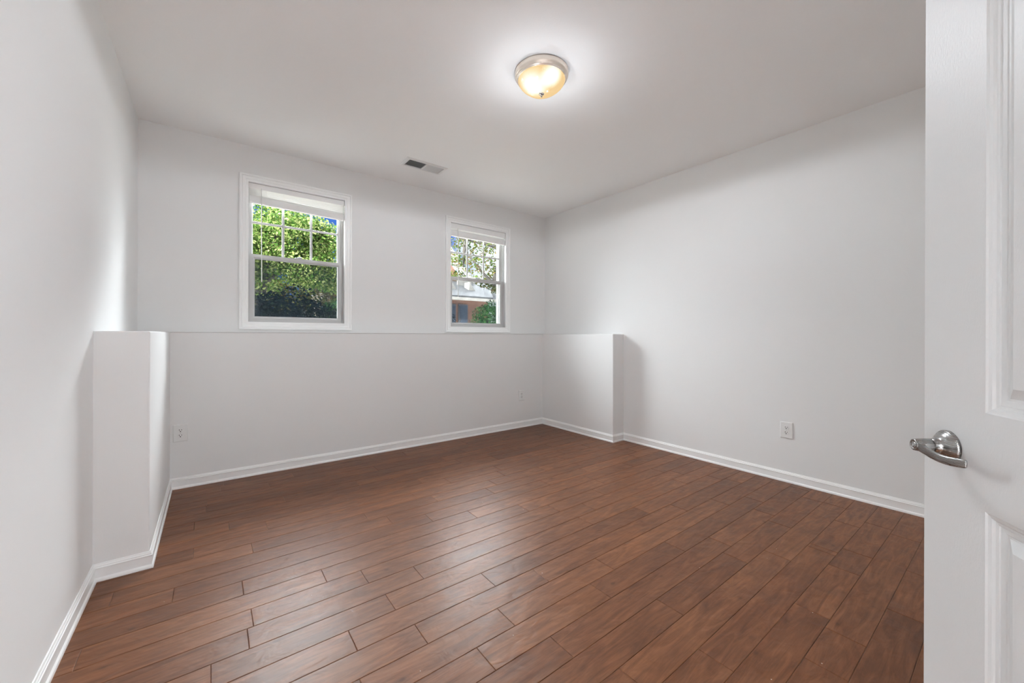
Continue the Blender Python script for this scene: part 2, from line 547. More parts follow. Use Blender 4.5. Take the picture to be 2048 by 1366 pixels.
# half-height ledge wall running round three sides at the back (left return, back, right return)
bm = bmesh.new()
pts = [(L, PLY), (PL, PLY), (PL, B2), (PR, B2), (PR, PRY), (R, PRY), (R, B), (L, B)]
lo = [bm.verts.new((x, y, -0.01)) for x, y in pts]
hi = [bm.verts.new((x, y, LEDGE)) for x, y in pts]
for i in range(8):
    bm.faces.new((lo[i], lo[(i + 1) % 8], hi[(i + 1) % 8], hi[i]))
bm.faces.new(hi); bm.faces.new(lo[::-1])
bm.edges.ensure_lookup_table()
be = [e for e in bm.edges if all(v in hi for v in e.verts) and not (e.verts[0] in (hi[6], hi[7]) and e.verts[1] in (hi[6], hi[7])) and not {hi[5], hi[6]} == set(e.verts) and not {hi[7], hi[0]} == set(e.verts)]
be += [e for e in bm.edges if set(e.verts) in ({lo[1], hi[1]}, {lo[4], hi[4]})]
bmesh.ops.bevel(bm, geom=be, offset=0.006, segments=3, profile=0.5, affect='EDGES')
bmesh.ops.triangulate(bm, faces=[f for f in bm.faces if len(f.verts) > 4])
struct(link('wall_ledge', bm, M_WALL), 'light grey half-height ledge wall along the back below the windows', 'wall')

# unseen house shell: upper storey wall and roof slab added to shade the garden
bm = bmesh.new()
box(bm, -7, 9, B + T - 0.10, B + T, H + 0.12, 4.6); box(bm, -7, 9, -7, B + T, 4.6, 4.8)
box(bm, -7, L - T, B, B + T, -0.2, H + 0.12); box(bm, R + T, 9, B, B + T, -0.2, H + 0.12)
struct(link('wall_exterior_shade', bm, simple('siding', (0.55, 0.53, 0.50), 0.8)), 'unseen pale siding added above and beside the room to shade the garden', 'wall')

# hallway behind the open doorway, with a ceiling lamp added as fill light
bm = bmesh.new()
HX0, HX1, HY0, HY1 = -1.2, 4.4, -1.75, FR - 0.12
box(bm, HX0 - 0.1, HX0, HY0, HY1, -0.2, H); box(bm, HX1, HX1 + 0.1, HY0, HY1, -0.2, H); box(bm, HX0 - 0.1, HX1 + 0.1, HY0 - 0.1, HY0, -0.2, H)
box(bm, HX0, L, HY1 - 0.001, FR, -0.2, H); box(bm, R, HX1, HY1 - 0.001, FR, -0.2, H)
struct(link('wall_hallway', bm, M_WALL), 'light grey hallway walls behind the doorway', 'wall')
bm = bmesh.new(); box(bm, HX0 - 0.1, HX1 + 0.1, HY0 - 0.1, HY1, H, H + 0.12)
struct(link('ceiling_hallway', bm, M_CEIL), 'white hallway ceiling behind the doorway', 'ceiling')
bm = bmesh.new()
for x0, x1, z0, z1 in ((DX0 - 0.065, DX0, 0, DZ + 0.065), (DX1, DX1 + 0.065, 0, DZ + 0.065), (DX0, DX1, DZ, DZ + 0.065)):
    box(bm, x0, x1, FR, FR + 0.016, z0, z1, 0.003)
for x0, x1, z0, z1 in ((DX0, DX0 + 0.018, 0, DZ - 0.0181), (DX1 - 0.018, DX1, 0, DZ - 0.0181), (DX0, DX1, DZ - 0.018, DZ)):
    box(bm, x0, x1, FR - 0.12, FR + 0.002, z0, z1)
struct(link('trim_1', bm, M_TRIM), 'white casing around the doorway behind the camera', 'door casing')

# ---- baseboards with a shoe moulding
BASE = [(0, 0), (0.016, 0), (0.016, 0.006), (0.0145, 0.012), (0.0105, 0.017), (0.0095, 0.018), (0.0095, 0.058), (0.0115, 0.0595), (0.0115, 0.063), (0.0085, 0.066), (0.0085, 0.071), (0.0055, 0.075), (0.004, 0.081), (0, 0.081)]
def baseboard(name, pts, label):
    bm = bmesh.new(); sweep(bm, pts, BASE)
    struct(link(name, bm, M_TRIM), label, 'baseboard')
def right_hand(pts): return pts
# the polylines run so that the room lies on the left-hand side
baseboard('baseboard_left', [(L, PLY), (L, FR)], 'white baseboard with shoe moulding along the left wall')
baseboard('baseboard_back', [(R - 0.0, PRY), (PR, PRY), (PR, B2), (PL, B2), (PL, PLY), (L, PLY)], 'white baseboard wrapping the half-height ledge wall')
baseboard('baseboard_right', [(R, FR), (R, PRY)], 'white baseboard along the right wall')
baseboard('baseboard_front', [(DX1 + 0.065, FR), (R, FR)], 'white baseboard along the front wall')

# ---- windows
CASING = [(0.0, 0.0), (0.0, 0.011), (0.004, 0.013), (0.014, 0.013), (0.017, 0.011), (0.021, 0.011), (0.024, 0.014), (0.040, 0.015), (0.043, 0.0125), (0.047, 0.0125), (0.050, 0.018), (0.061, 0.019), (0.066, 0.015), (0.066, 0.0)]
def window(n, op, label):
    x0, x1, z0, z1 = op
    root = empty('window_%d' % n, ((x0 + x1) / 2, B, z0))
    struct(root, label, 'window')
    off = Vector(root.location)
    def put(name, bm, mat, parent=root, smooth=False):
        o = link(name, bm, mat, None, None, smooth)
        o.parent = parent
        if parent is root: o.matrix_parent_inverse = Matrix.Translation(-off)
        return o
    bm = bmesh.new(); frame(bm, x0, x1, z0, z1, CASING, B)
    put('casing', bm, M_TRIM)
    bm = bmesh.new()      # jamb liner with sash tracks
    frame(bm, x0, x1, z0, z1, [(0.0, -0.001), (LIN, -0.001), (LIN, -T), (0.0, -T)], B)
    for s, x in ((1, x0), (-1, x1)):
        for ya, yb in ((0.036, 0.041), (0.070, 0.076), (0.112, 0.12)):
            a, b = sorted((x, x + s * 0.010)); box(bm, a, b, B + ya, B + yb, z0, z1)
    box(bm, x0, x1, B + 0.030, B + 0.125, z0, z0 + 0.008)
    put('jamb', bm, M_VINYL)
    mid = z0 + 0.585
    # lower sash in the inner track
    ya, yb = B + 0.0415, B + 0.0695
    bm = bmesh.new()
    ax0, ax1, az0, az1 = x0 + 0.011, x1 - 0.011, z0 + 0.009, mid
    gx0, gx1, gz0, gz1 = ax0 + 0.039, ax1 - 0.039, az0 + 0.040, az1 - 0.042
    frame(bm, gx0, gx1, gz0, gz1, [(0.0, -(ya - B) - 0.010), (0.0, -(ya - B) - 0.020), (0.0, -(yb - B)), (0.039, -(yb - B)), (0.039, -(ya - B)), (0.012, -(ya - B)), (0.010, -(ya - B) - 0.003), (0.004, -(ya - B) - 0.008)], B)
    low = put('lower_sash', bm, M_VINYL)
    bm = bmesh.new(); box(bm, gx0 - 0.004, gx1 + 0.004, ya + 0.014, ya + 0.018, gz0 - 0.004, gz1 + 0.004)
    g = put('glass_pane', bm, M_GLASS_FOG, low); g['label'] = 'fogged lower pane'
    bm = bmesh.new()      # sash lock on the meeting rail
    cx = (x0 + x1) / 2
    box(bm, cx - 0.028, cx + 0.028, ya + 0.004, ya + 0.024, mid, mid + 0.006, 0.002); box(bm, cx - 0.006, cx + 0.03, ya + 0.008, ya + 0.018, mid + 0.006, mid + 0.014, 0.003)
    put('sash_lock', bm, M_VINYL, low)
    # upper sash in the outer track with its colonial grid
    ya, yb = B + 0.0765, B + 0.1045
    bm = bmesh.new()
    ux0, ux1, uz0, uz1 = x0 + 0.011, x1 - 0.011, mid - 0.036, z1 - 0.001
    gx0, gx1, gz0, gz1 = ux0 + 0.026, ux1 - 0.034, uz0 + 0.034, uz1 - 0.034
    loops = [(0.0, -(ya - B) - 0.010), (0.0, -(yb - B)), (0.026, -(yb - B)), (0.026, -(ya - B)), (0.008, -(ya - B))]
    frame(bm, gx0, gx1, gz0, gz1, loops, B)
    box(bm, gx1 + 0.026, ux1, ya, yb, uz0, uz1)
    up = put('upper_sash', bm, M_VINYL)
    bm = bmesh.new(); box(bm, gx0 - 0.004, gx1 + 0.004, ya + 0.014, ya + 0.018, gz0 - 0.004, gz1 + 0.004)
    put('glass_pane', bm, M_GLASS, up)
    bm = bmesh.new()
    w = gx1 - gx0; zz = gz0 + (gz1 - gz0) * 0.5
    for f in (1 / 3, 2 / 3):
        box(bm, gx0 + w * f - 0.0095, gx0 + w * f + 0.0095, ya + 0.006, ya + 0.0135, gz0 - 0.002, gz1 + 0.002, 0.002)
    box(bm, gx0 - 0.002, gx1 + 0.002, ya + 0.0055, ya + 0.013, zz - 0.0095, zz + 0.0095, 0.002)
    put('muntin_grid', bm, M_VINYL, up)
    # half screen outside the lower sash
    bm = bmesh.new()
    frame(bm, x0 + 0.02, x1 - 0.02, z0 + 0.02, mid - 0.02, [(0.0, -0.122), (0.0, -0.130), (0.019, -0.130), (0.019, -0.122)], B)
    scr = put('screen_frame', bm, M_VINYL)
    bm = bmesh.new(); box(bm, x0 + 0.019, x1 - 0.019, B + 0.1255, B + 0.1265, z0 + 0.019, mid - 0.019)
    s = put('screen_mesh', bm, M_SCREEN, scr); s['label'] = 'fine dark insect mesh'
def portal(op):
    ld = bpy.data.lights.new('window_portal', 'AREA'); ld.shape = 'RECTANGLE'; ld.size = op[1] - op[0]; ld.size_y = op[3] - op[2]
    ld.cycles.is_portal = True
    lo = bpy.data.objects.new('window_portal', ld); COL.objects.link(lo)
    lo.location = ((op[0] + op[1]) / 2, B + T - 0.005, (op[2] + op[3]) / 2); lo.rotation_euler = (-math.pi / 2, 0, 0)
for op_ in WIN: portal(op_)
window(1, WIN[0], 'left white double-hung window, dark shrub and bright green tree beyond it')
window(2, WIN[1], 'right white double-hung window near the corner, brick house beyond it')

# ---- the open door at the right (slab with raised panels), hinge towards the camera side
def door():
    fx = Vector((math.cos(YAW), -math.sin(YAW))); fy = Vector((math.sin(YAW), math.cos(YAW)))   # picture right / forward on the floor
    z_free = 0.90
    a = math.radians(16.0)
    d = fx * math.sin(a) + fy * math.cos(a)            # along the door towards the free edge
    P = fx * (1.0475 * z_free) + fy * z_free
    W, TH, Z0, Z1 = 0.765, 0.035, 0.012, 2.036
    root = empty('door_1', (P.x, P.y, 0))
    root.rotation_euler = (0, 0, math.atan2(-d.y, -d.x))      # local +x runs from free edge to hinge
    struct(root, 'open white panelled door at the right edge with a satin nickel lever', 'door')
    # local frame: x = s (free edge -> hinge); the seen face normal
    nrm = -fx * math.cos(a) + fy * math.sin(a)
    ex = -d; ey = Vector((-ex.y, ex.x))
    sg = 1 if ey.dot(nrm) > 0 else -1
    pl = lambda s, z, t: Vector((s, sg * t, z))
    bm = bmesh.new()
    S0, S1, MID = 0.158, W - 0.158, 0.105
    pw = (S1 - S0 - MID) / 2
    cols = [(S0, S0 + pw), (S1 - pw, S1)]
    rows = [(0.245, 0.817), (1.004, 1.86)]
    for side, t0 in ((1, 0.0), (-1, -TH)):
        def T_(dep): return t0 - side * dep
        xs = sorted({0.0, W, *[v for c in cols for v in c]}); zs = sorted({Z0, Z1, *[v for r in rows for v in r]})
        for xa, xb in zip(xs[:-1], xs[1:]):
            for za, zb in zip(zs[:-1], zs[1:]):
                if any(abs(c[0] - xa) < 1e-6 for c in cols) and any(abs(r[0] - za) < 1e-6 for r in rows): continue
                bm.faces.new([bm.verts.new(pl(s, z, T_(0))) for s, z in ((xa, za), (xb, za), (xb, zb), (xa, zb))])
        for c in cols:
            for r in rows:
                prof = [(0.0, 0.0), (0.003, 0.0025), (0.0085, 0.004), (0.012, 0.0075), (0.017, 0.0085), (0.0185, 0.0105), (0.027, 0.0115), (0.029, 0.0125), (0.033, 0.0125), (0.036, 0.011), (0.050, 0.0035), (0.052, 0.0025)]
                rect_loops(bm, [(c[0] + w, c[1] - w, r[0] + w, r[1] - w, T_(dp)) for w, dp in prof], pl, cap_last=True)
    for s in (0.0, W):
        bm.faces.new([bm.verts.new(pl(s, z, t)) for z, t in ((Z0, 0), (Z1, 0), (Z1, -TH), (Z0, -TH))])
    for z in (Z0, Z1):
        bm.faces.new([bm.verts.new(pl(s, z, t)) for s, t in ((0, 0), (W, 0), (W, -TH), (0, -TH))])
    bmesh.ops.remove_doubles(bm, verts=bm.verts[:], dist=1e-5)
    bmesh.ops.recalc_face_normals(bm, faces=bm.faces[:])
    es = [e for e in bm.edges if abs(e.verts[0].co.x) < 1e-6 and abs(e.verts[1].co.x) < 1e-6 and abs(e.verts[0].co.z - e.verts[1].co.z) > 0.01]
    bmesh.ops.bevel(bm, geom=es, offset=0.003, segments=2, affect='EDGES')
    link('door_slab', bm, M_DOOR, root)
    # lever handle on the seen face
    hs, hz = 0.070, 0.9165
    c = pl(hs, hz, 0.0)
    def ring_lathe(bm, prof, seg=40):
        rings = []
        for r, t in prof:
            rings.append([bm.verts.new((hs + r * math.cos(2 * math.pi * i / seg), sg * t, hz + r * math.sin(2 * math.pi * i / seg))) for i in range(seg)])
        for p, q in zip(rings[:-1], rings[1:]):
            for i in range(seg): bm.faces.new((p[i], p[(i + 1) % seg], q[(i + 1) % seg], q[i]))
        bm.faces.new(rings[0]); bm.faces.new(rings[-1])
    bm = bmesh.new()
    ring_lathe(bm, [(0.0345, 0.0), (0.0345, 0.005), (0.0325, 0.0075), (0.0305, 0.008), (0.0285, 0.0115), (0.023, 0.0155), (0.0175, 0.018), (0.0155, 0.021), (0.0150, 0.030)])
    hd = link('door_handle', bm, M_NICKEL, root, smooth=True)
    hd['label'] = 'satin nickel lever handle'
    bm = bmesh.new()
    ring_lathe(bm, [(0.0150, 0.0305), (0.0150, 0.034), (0.0138, 0.046), (0.0122, 0.0575), (0.0115, 0.0600), (0.0085, 0.0600), (0.0083, 0.0575)])
    link('lever_hub', bm, M_NICKEL, hd, smooth=True)
    bm = bmesh.new()
    ring_lathe(bm, [(0.0075, 0.0560), (0.0075, 0.0597), (0.006, 0.0605)], 24)
    box_v = box(bm, hs - 0.0010, hs + 0.0010, min(sg * 0.0603, sg * 0.0622), max(sg * 0.0603, sg * 0.0622), hz - 0.0052, hz + 0.0052, 0.0004)
    lb = link('lock_button', bm, M_NICKEL, hd, smooth=False)
    # flat wavy lever: centre line (s, t), height and thickness along it
    path = [(0.004, 0.0525, 0.0225, 0.011, 0.0), (0.013, 0.0545, 0.0222, 0.0085, -0.0005), (0.026, 0.0570, 0.0200, 0.0065, -0.0020), (0.040, 0.0590, 0.0182, 0.0058, -0.0042), (0.055, 0.0602, 0.0172, 0.0055, -0.0062),
            (0.070, 0.0598, 0.0168, 0.0055, -0.0076), (0.083, 0.0575, 0.0168, 0.0055, -0.0080), (0.096, 0.0530, 0.0172, 0.0055, -0.0074), (0.107, 0.0488, 0.0174, 0.0055, -0.0062), (0.114, 0.0464, 0.0170, 0.0050, -0.0052), (0.1165, 0.0456, 0.0125, 0.0036, -0.0048)]
    bm = bmesh.new()
    rings = []
    for i, (s, t, hh, th, dr) in enumerate(path):
        s0, t0 = path[max(i - 1, 0)][:2]; s1, t1 = path[min(i + 1, len(path) - 1)][:2]
        dd = Vector((s1 - s0, t1 - t0)).normalized(); nn = Vector((-dd.y, dd.x))
        ring = []
        for u, w in ((-1, -.7), (-.8, -1), (.8, -1), (1, -.7), (1, .7), (.8, 1), (-.8, 1), (-1, .7)):
            q = Vector((s, t)) + nn * (u * th / 2)
            ring.append(bm.verts.new((hs + q.x, sg * q.y, hz + dr + w * hh / 2)))
        rings.append(ring)
    for p, q in zip(rings[:-1], rings[1:]):
        for i in range(8): bm.faces.new((p[i], p[(i + 1) % 8], q[(i + 1) % 8], q[i]))
    bm.faces.new(rings[0]); bm.faces.new(rings[-1])
    lv = link('lever', bm, M_NICKEL, hd, smooth=True)
    md = lv.modifiers.new('round', 'SUBSURF'); md.levels = 2; md.render_levels = 2
    for z in (0.22, 1.02, 1.83):
        bm = bmesh.new()
        lathe(bm, [(0.0, -0.05), (0.0075, -0.045), (0.0075, 0.045), (0.0, 0.05)], 16, 'Z', (W + 0.006, sg * 0.004, z))
        link('hinge', bm, M_NICKEL, root)
door()

# =================================================================== THINGS
# ---- duplex outlets
def outlet(loc, rz, label):
    """local: plate in the xz plane, facing -y"""
    root = empty('wall_outlet', loc, rz)
    tag(root, label, 'outlet', 'duplex outlets low on the walls')
    bm = bmesh.new()
    w, h = 0.0430, 0.0640
    pl = lambda a, b, d: Vector((a, -d, b))
    rect_loops(bm, [(-w, w, -h, h, 0.0), (-w, w, -h, h, 0.0030), (-w + 0.0015, w - 0.0015, -h + 0.0015, h - 0.0015, 0.0052), (-w + 0.005, w - 0.005, -h + 0.005, h - 0.005, 0.0068)], pl, True, True)
    link('cover_plate', bm, M_PLATE, root)
    for zc in (0.0195, -0.0195):
        bm = bmesh.new()
        n = 28; ring = []
        for d, sc in ((0.0066, 1.04), (0.0066, 1.0), (0.0088, 0.98), (0.0092, 0.93)):
            rr = []
            for i in range(n):
                a = 2 * math.pi * i / n
                x = 0.0172 * math.cos(a); z = max(-0.0142, min(0.0142, 0.0172 * math.sin(a)))
                rr.append(bm.verts.new((x * sc, -d, zc + z * sc)))
            ring.append(rr)
        for p, q in zip(ring[:-1], ring[1:]):
            for i in range(n): bm.faces.new((p[i], p[(i + 1) % n], q[(i + 1) % n], q[i]))
        bm.faces.new(ring[-1]); bm.faces.new(ring[0][::-1])
        r = link('receptacle', bm, M_PLATE, root)
        for nm, (x0, x1, z0, z1) in (('blade_slot', (-0.0082, -0.0050, 0.0000, 0.0090)), ('blade_slot', (0.0050, 0.0082, 0.0008, 0.0082))):
            bm = bmesh.new(); box(bm, x0, x1, -0.00935, -0.0086, zc + z0, zc + z1)
            link(nm, bm, M_DARK, r)
        bm = bmesh.new(); lathe(bm, [(0.0036, -0.00935), (0.0036, -0.0086)], 14, 'Y', (0, 0, zc - 0.0068))
        link('ground_hole', bm, M_DARK, r)
    bm = bmesh.new(); lathe(bm, [(0.0034, -0.0066), (0.0034, -0.0080), (0.0022, -0.0086)], 16, 'Y')
    link('screw', bm, M_SCREW, root)
outlet((-0.1795, B2, 0.412), 0, 'white duplex outlet beside the left return of the ledge wall')
outlet((3.0755, B2, 0.399), 0, 'white duplex outlet at the far right end of the back ledge wall')
outlet((R, 1.1535, 0.407), -math.pi / 2, 'white duplex outlet low on the bare right wall')

# ---- ceiling air register
def register():
    root = empty('air_register', (1.592, 3.4555, H))
    tag(root, 'white rectangular air register set in the ceiling near the windows', 'air vent')
    bm = bmesh.new()
    pl = lambda a, b, d: Vector((a, b, -d))
    hx, hy = 0.203, 0.094
    ix, iy = 0.170, 0.066
    rect_loops(bm, [(-hx, hx, -hy, hy, 0.0), (-hx, hx, -hy, hy, 0.003), (-hx + 0.012, hx - 0.012, -hy + 0.012, hy - 0.012, 0.009), (-ix - 0.004, ix + 0.004, -iy - 0.004, iy + 0.004, 0.010), (-ix, ix, -iy, iy, 0.008), (-ix, ix, -iy, iy, 0.0005)], pl)
    box(bm, -0.006, 0.006, -iy, iy, -0.0095, -0.0005)
    link('register_frame', bm, M_VENT, root)
    bm = bmesh.new(); box(bm, -ix, ix, -iy, iy, -0.0012, -0.0003)
    link('duct_opening', bm, M_DUCT, root)['label'] = 'dark duct opening behind the louvers'
    for side in (-1, 1):
        bm = bmesh.new()
        n = 15
        for i in range(n):
            x = side * (0.0115 + (ix - 0.015) * (i + 0.5) / n)
            tilt = math.radians(42) * (-side)
            hw = 0.0046
            dx, dz = math.sin(tilt) * hw, math.cos(tilt) * hw
            zc = -0.0056
            ps = [(x - dx, zc - dz), (x + dx, zc + dz)]
            nx, nz = math.cos(tilt) * 0.0005, -math.sin(tilt) * 0.0005
            q = [(ps[0][0] - nx, ps[0][1] - nz), (ps[0][0] + nx, ps[0][1] + nz), (ps[1][0] + nx, ps[1][1] + nz), (ps[1][0] - nx, ps[1][1] - nz)]
            va = [bm.verts.new((a, -iy, b)) for a, b in q]; vb = [bm.verts.new((a, iy, b)) for a, b in q]
            for j in range(4): bm.faces.new((va[j], va[(j + 1) % 4], vb[(j + 1) % 4], vb[j]))
            bm.faces.new(va[::-1]); bm.faces.new(vb)
        link('louver_bank', bm, M_VENT, root)
register()

# ---- flush mount ceiling lamp
def shade_mat():
    k = N('alabaster_glass')
    k.t.nodes.remove(k.p)
    t = k.n('ShaderNodeTexCoord')
    def blob(c, r0, r1):
        d = k.n('ShaderNodeVectorMath', operation='DISTANCE')
        k.l(t.outputs['Object'], d.inputs[0]); d.inputs[1].default_value = c
        m = k.n('ShaderNodeMapRange', interpolation_type='SMOOTHSTEP')
        m.inputs['From Min'].default_value = r0; m.inputs['From Max'].default_value = r1
        m.inputs['To Min'].default_value = 1.0; m.inputs['To Max'].default_value = 0.0
        k.l(d.outputs['Value'], m.inputs['Value'])
        return m.outputs[0]
    b1 = blob((-0.0725, -0.008, -0.110), 0.026, 0.115)
    b2 = blob((-0.018, -0.112, -0.085), 0.022, 0.084)
    fac = k.math('MINIMUM', k.math('ADD', b1, b2), 1.0)
    sw = k.noise(t.outputs['Object'], 9, 3, 0.5, 1.2)
    f2 = k.math('MINIMUM', k.math('MAXIMUM', k.math('ADD', fac, k.math('MULTIPLY', k.math('SUBTRACT', sw.outputs['Fac'], 0.5), 0.35)), 0.0), 1.0)
    col = k.ramp(f2, [(0.0, (0.86, 0.60, 0.29)), (0.30, (0.98, 0.78, 0.46)), (0.7, (1.05, 0.98, 0.80)), (1.0, (1.25, 1.20, 1.10))])
    em = k.n('ShaderNodeEmission'); em.inputs['Strength'].default_value = BOWL_E
    k.l(col.outputs[0], em.inputs['Color'])
    gl = k.n('ShaderNodeBsdfGlossy'); gl.inputs['Roughness'].default_value = 0.12
    mx2 = k.n('ShaderNodeMixShader'); mx2.inputs[0].default_value = 0.04
    k.l(em.outputs[0], mx2.inputs[1]); k.l(gl.outputs[0], mx2.inputs[2])
    k.l(mx2.outputs[0], k.out.inputs['Surface'])
    return k.m
def ceiling_lamp():
    root = empty('ceiling_lamp', (1.585, 1.789, H))
    tag(root, 'lit flush-mount ceiling lamp with nickel pan and cream glass bowl', 'ceiling lamp')
    bm = bmesh.new()
    lathe(bm, [(0.0, -0.0005), (0.158, -0.0005), (0.1605, -0.003), (0.161, -0.010), (0.1595, -0.016), (0.1600, -0.020), (0.1595, -0.028), (0.1565, -0.0345), (0.1525, -0.037), (0.1525, -0.041), (0.1490, -0.0455), (0.1455, -0.0465), (0.1445, -0.050), (0.1415, -0.0510), (0.1405, -0.047), (0.10, -0.030), (0.0, -0.030)], 96, closed_ends=False)
    link('lamp_pan', bm, M_NICKEL_W, root, smooth=False).data.polygons.foreach_set('use_smooth', [True] * 0 or [True] * len(bpy.data.meshes['lamp_pan'].polygons))
    bm = bmesh.new()
    out = [(0.1405, -0.047), (0.1405, -0.054), (0.137, -0.063), (0.131, -0.072), (0.121, -0.083), (0.107, -0.095), (0.090, -0.107), (0.072, -0.116), (0.050, -0.1225), (0.025, -0.126), (0.003, -0.127)]
    lathe(bm, out, 96, closed_ends=False)
    link('glass_bowl', bm, shade_mat(), root, smooth=True)['label'] = 'glowing cream alabaster glass bowl'
    bm = bmesh.new()
    lathe(bm, [(0.0, -0.1265), (0.012, -0.127), (0.0155, -0.129), (0.0155, -0.1315), (0.012, -0.1345), (0.006, -0.1375), (0.004, -0.139), (0.004, -0.142), (0.0052, -0.1445), (0.0045, -0.149), (0.0, -0.1505)], 32, closed_ends=False)
    link('finial', bm, M_NICKEL, root, smooth=True)
    # the two bulbs' light leaving the underside of the bowl, and the weaker glow it throws back on the ceiling
    for x, y in ((-0.062, -0.046), (0.066, 0.030)):
        ld = bpy.data.lights.new('bulb_light', 'SPOT')
        ld.energy = LAMP_W
        ld.color = LAMP_C
        ld.spot_size = math.pi
        ld.spot_blend = 0.11
        ld.shadow_soft_size = 0.0
        lo = bpy.data.objects.new('bulb_light', ld)
        COL.objects.link(lo); lo.parent = root
        lo.location = (x, y, -0.153)
    for q in range(4):
        ld = bpy.data.lights.new('bowl_glow', 'POINT')
        ld.energy = GLOW_W / 4; ld.color = (0.92, 0.985, 1.06); ld.shadow_soft_size = 0.0
        lo = bpy.data.objects.new('bowl_glow', ld)
        COL.objects.link(lo); lo.parent = root
        lo.location = (0.165 * math.cos(q * math.pi / 2 + 0.4), 0.165 * math.sin(q * math.pi / 2 + 0.4), -0.25)
ceiling_lamp()

def hall_fill_lamp():  # unseen lamp added to fill the room through the doorway
    root = empty('hallway_fill_lamp', (2.3, -1.15, H))
    tag(root, 'added round white fill lamp, unseen on the hallway ceiling behind the camera', 'ceiling lamp')
    bm = bmesh.new(); lathe(bm, [(0.0, -0.0005), (0.17, -0.0005), (0.17, -0.02), (0.16, -0.03)], 48)
    link('lamp_pan', bm, M_TRIM, root)
    ld = bpy.data.lights.new('hall_fill_light', 'AREA'); ld.shape = 'DISK'; ld.size = 0.30; ld.energy = HALL_FILL_W; ld.color = (0.88, 0.985, 1.09)
    lo = bpy.data.objects.new('hall_fill_light', ld); COL.objects.link(lo); lo.parent = root; lo.location = (0, 0, -0.036)
hall_fill_lamp()

# ---- raised mini blinds
def blind(op, hb, ml, mr, zl, zr, n, wand_x, wand_len, label):
    """op opening; hb headrail lower edge; ml/mr and zl/zr: top and bottom of the gathered stack at its left / right end"""
    x0, x1, z0, z1 = op[0] + 0.004, op[1] - 0.004, op[2], op[3]
    root = empty('mini_blind', ((x0 + x1) / 2, B + 0.015, z1))
    tag(root, label, 'window blind', 'raised mini blinds at the window heads')
    inv = Matrix.Translation(-Vector(root.location))
    def put(n, bm, m, parent=root):
        o = link(n, bm, m); o.parent = parent; o.matrix_parent_inverse = inv; return o
    bm = bmesh.new()
    ya, yb = B + 0.004, B + 0.030
    box(bm, x0, x1, ya, ya + 0.0015, hb, z1 - 0.002, 0.0005); box(bm, x0, x1, yb - 0.0015, yb, hb, z1 - 0.002, 0.0005)
    box(bm, x0, x1, ya + 0.001, yb - 0.001, hb, hb + 0.0015)
    box(bm, x0 - 0.002, x0 + 0.0012, ya, yb, hb, z1 - 0.002); box(bm, x1 - 0.0012, x1 + 0.002, ya, yb, hb, z1 - 0.002)
    put('headrail', bm, M_BLIND)
    xa, xb = x0 + 0.003, x1 - 0.003
    # a few slats still hanging apart, tipped so their faces show
    bm = bmesh.new()
    for i in range(n):
        f0, f1 = i / n, (i + 1) / n
        rows = []
        for x, top, bot in ((xa, hb - 0.001, ml), (xb, hb - 0.001, mr)):
            za, zb = top + (bot - top) * f0, top + (bot - top) * f1
            r = []
            for q in range(5):
                u = q / 4; r.append(bm.verts.new((x, ya + 0.004 + 0.020 * u, za + (zb - za) * (u * 1.04) + 0.0015 * math.sin(math.pi * u))))
            for q in range(4, -1, -1):
                u = q / 4; r.append(bm.verts.new((x, ya + 0.004 + 0.020 * u, za + (zb - za) * (u * 1.04) + 0.0015 * math.sin(math.pi * u) - 0.0007)))
            rows.append(r)
        for j in range(10): bm.faces.new((rows[0][j], rows[0][(j + 1) % 10], rows[1][(j + 1) % 10], rows[1][j]))
        bm.faces.new(rows[0][::-1]); bm.faces.new(rows[1])
    put('open_slats', bm, M_SLAT)
    # the gathered stack: closed-up slats, one ridge to a slat
    br_h = 0.014
    bm = bmesh.new()
    rows = []
    k = 12
    for x, top, bot in ((xa, ml, zl + br_h), (xb, mr, zr + br_h)):
        pr = []
        for i in range(k + 1):
            z = top + (bot - top) * i / k
            pr.append((ya + 0.0005, z))
            if i < k: pr.append((ya + 0.0018, z + (bot - top) / k * 0.5))
        pr += [(ya + 0.0245, bot), (ya + 0.0245, top)]
        rows.append([bm.verts.new((x, y, z)) for y, z in pr])
    m = len(rows[0])
    for j in range(m): bm.faces.new((rows[0][j], rows[0][(j + 1) % m], rows[1][(j + 1) % m], rows[1][j]))
    for r in rows: bmesh.ops.triangulate(bm, faces=[bm.faces.new(r)])
    put('slat_stack', bm, M_BLIND)
    bm = bmesh.new()
    box(bm, xa, xb, ya - 0.0005, ya + 0.0245, 0, br_h, 0.002)
    for v in bm.verts: v.co.z += zl + (zr - zl) * (v.co.x - x0) / (x1 - x0)
    put('bottom_rail', bm, M_BLIND)
    for fx in (0.17, 0.83):
        x = x0 + (x1 - x0) * fx
        zb = zl + (zr - zl) * fx
        bm = bmesh.new()
        tube(bm, [(x, ya - 0.003, hb), (x, ya - 0.003, zb)], 0.0009, 6)
        tube(bm, [(x, ya + 0.027, hb), (x, ya + 0.027, zb)], 0.0009, 6)
        put('ladder_cord', bm, M_BLIND)
    bm = bmesh.new()
    tube(bm, [(wand_x, ya - 0.006, hb + 0.006), (wand_x, ya - 0.008, hb - 0.02), (wand_x + 0.004, ya - 0.008, hb - wand_len)], 0.0034, 6)
    tube(bm, [(wand_x, ya + 0.001, hb + 0.012), (wand_x, ya - 0.006, hb + 0.004)], 0.002, 6)
    put('tilt_wand', bm, M_WAND)
blind(WIN[0], 2.387, 2.326, 2.298, 2.266, 2.243, 5, 0.340, 0.79, 'white mini blind raised at the head of the left window, thick stack')
blind(WIN[1], 2.366, 2.346, 2.337, 2.282, 2.277, 2, 2.258, 0.78, 'white mini blind raised at the head of the right window, thinner stack')

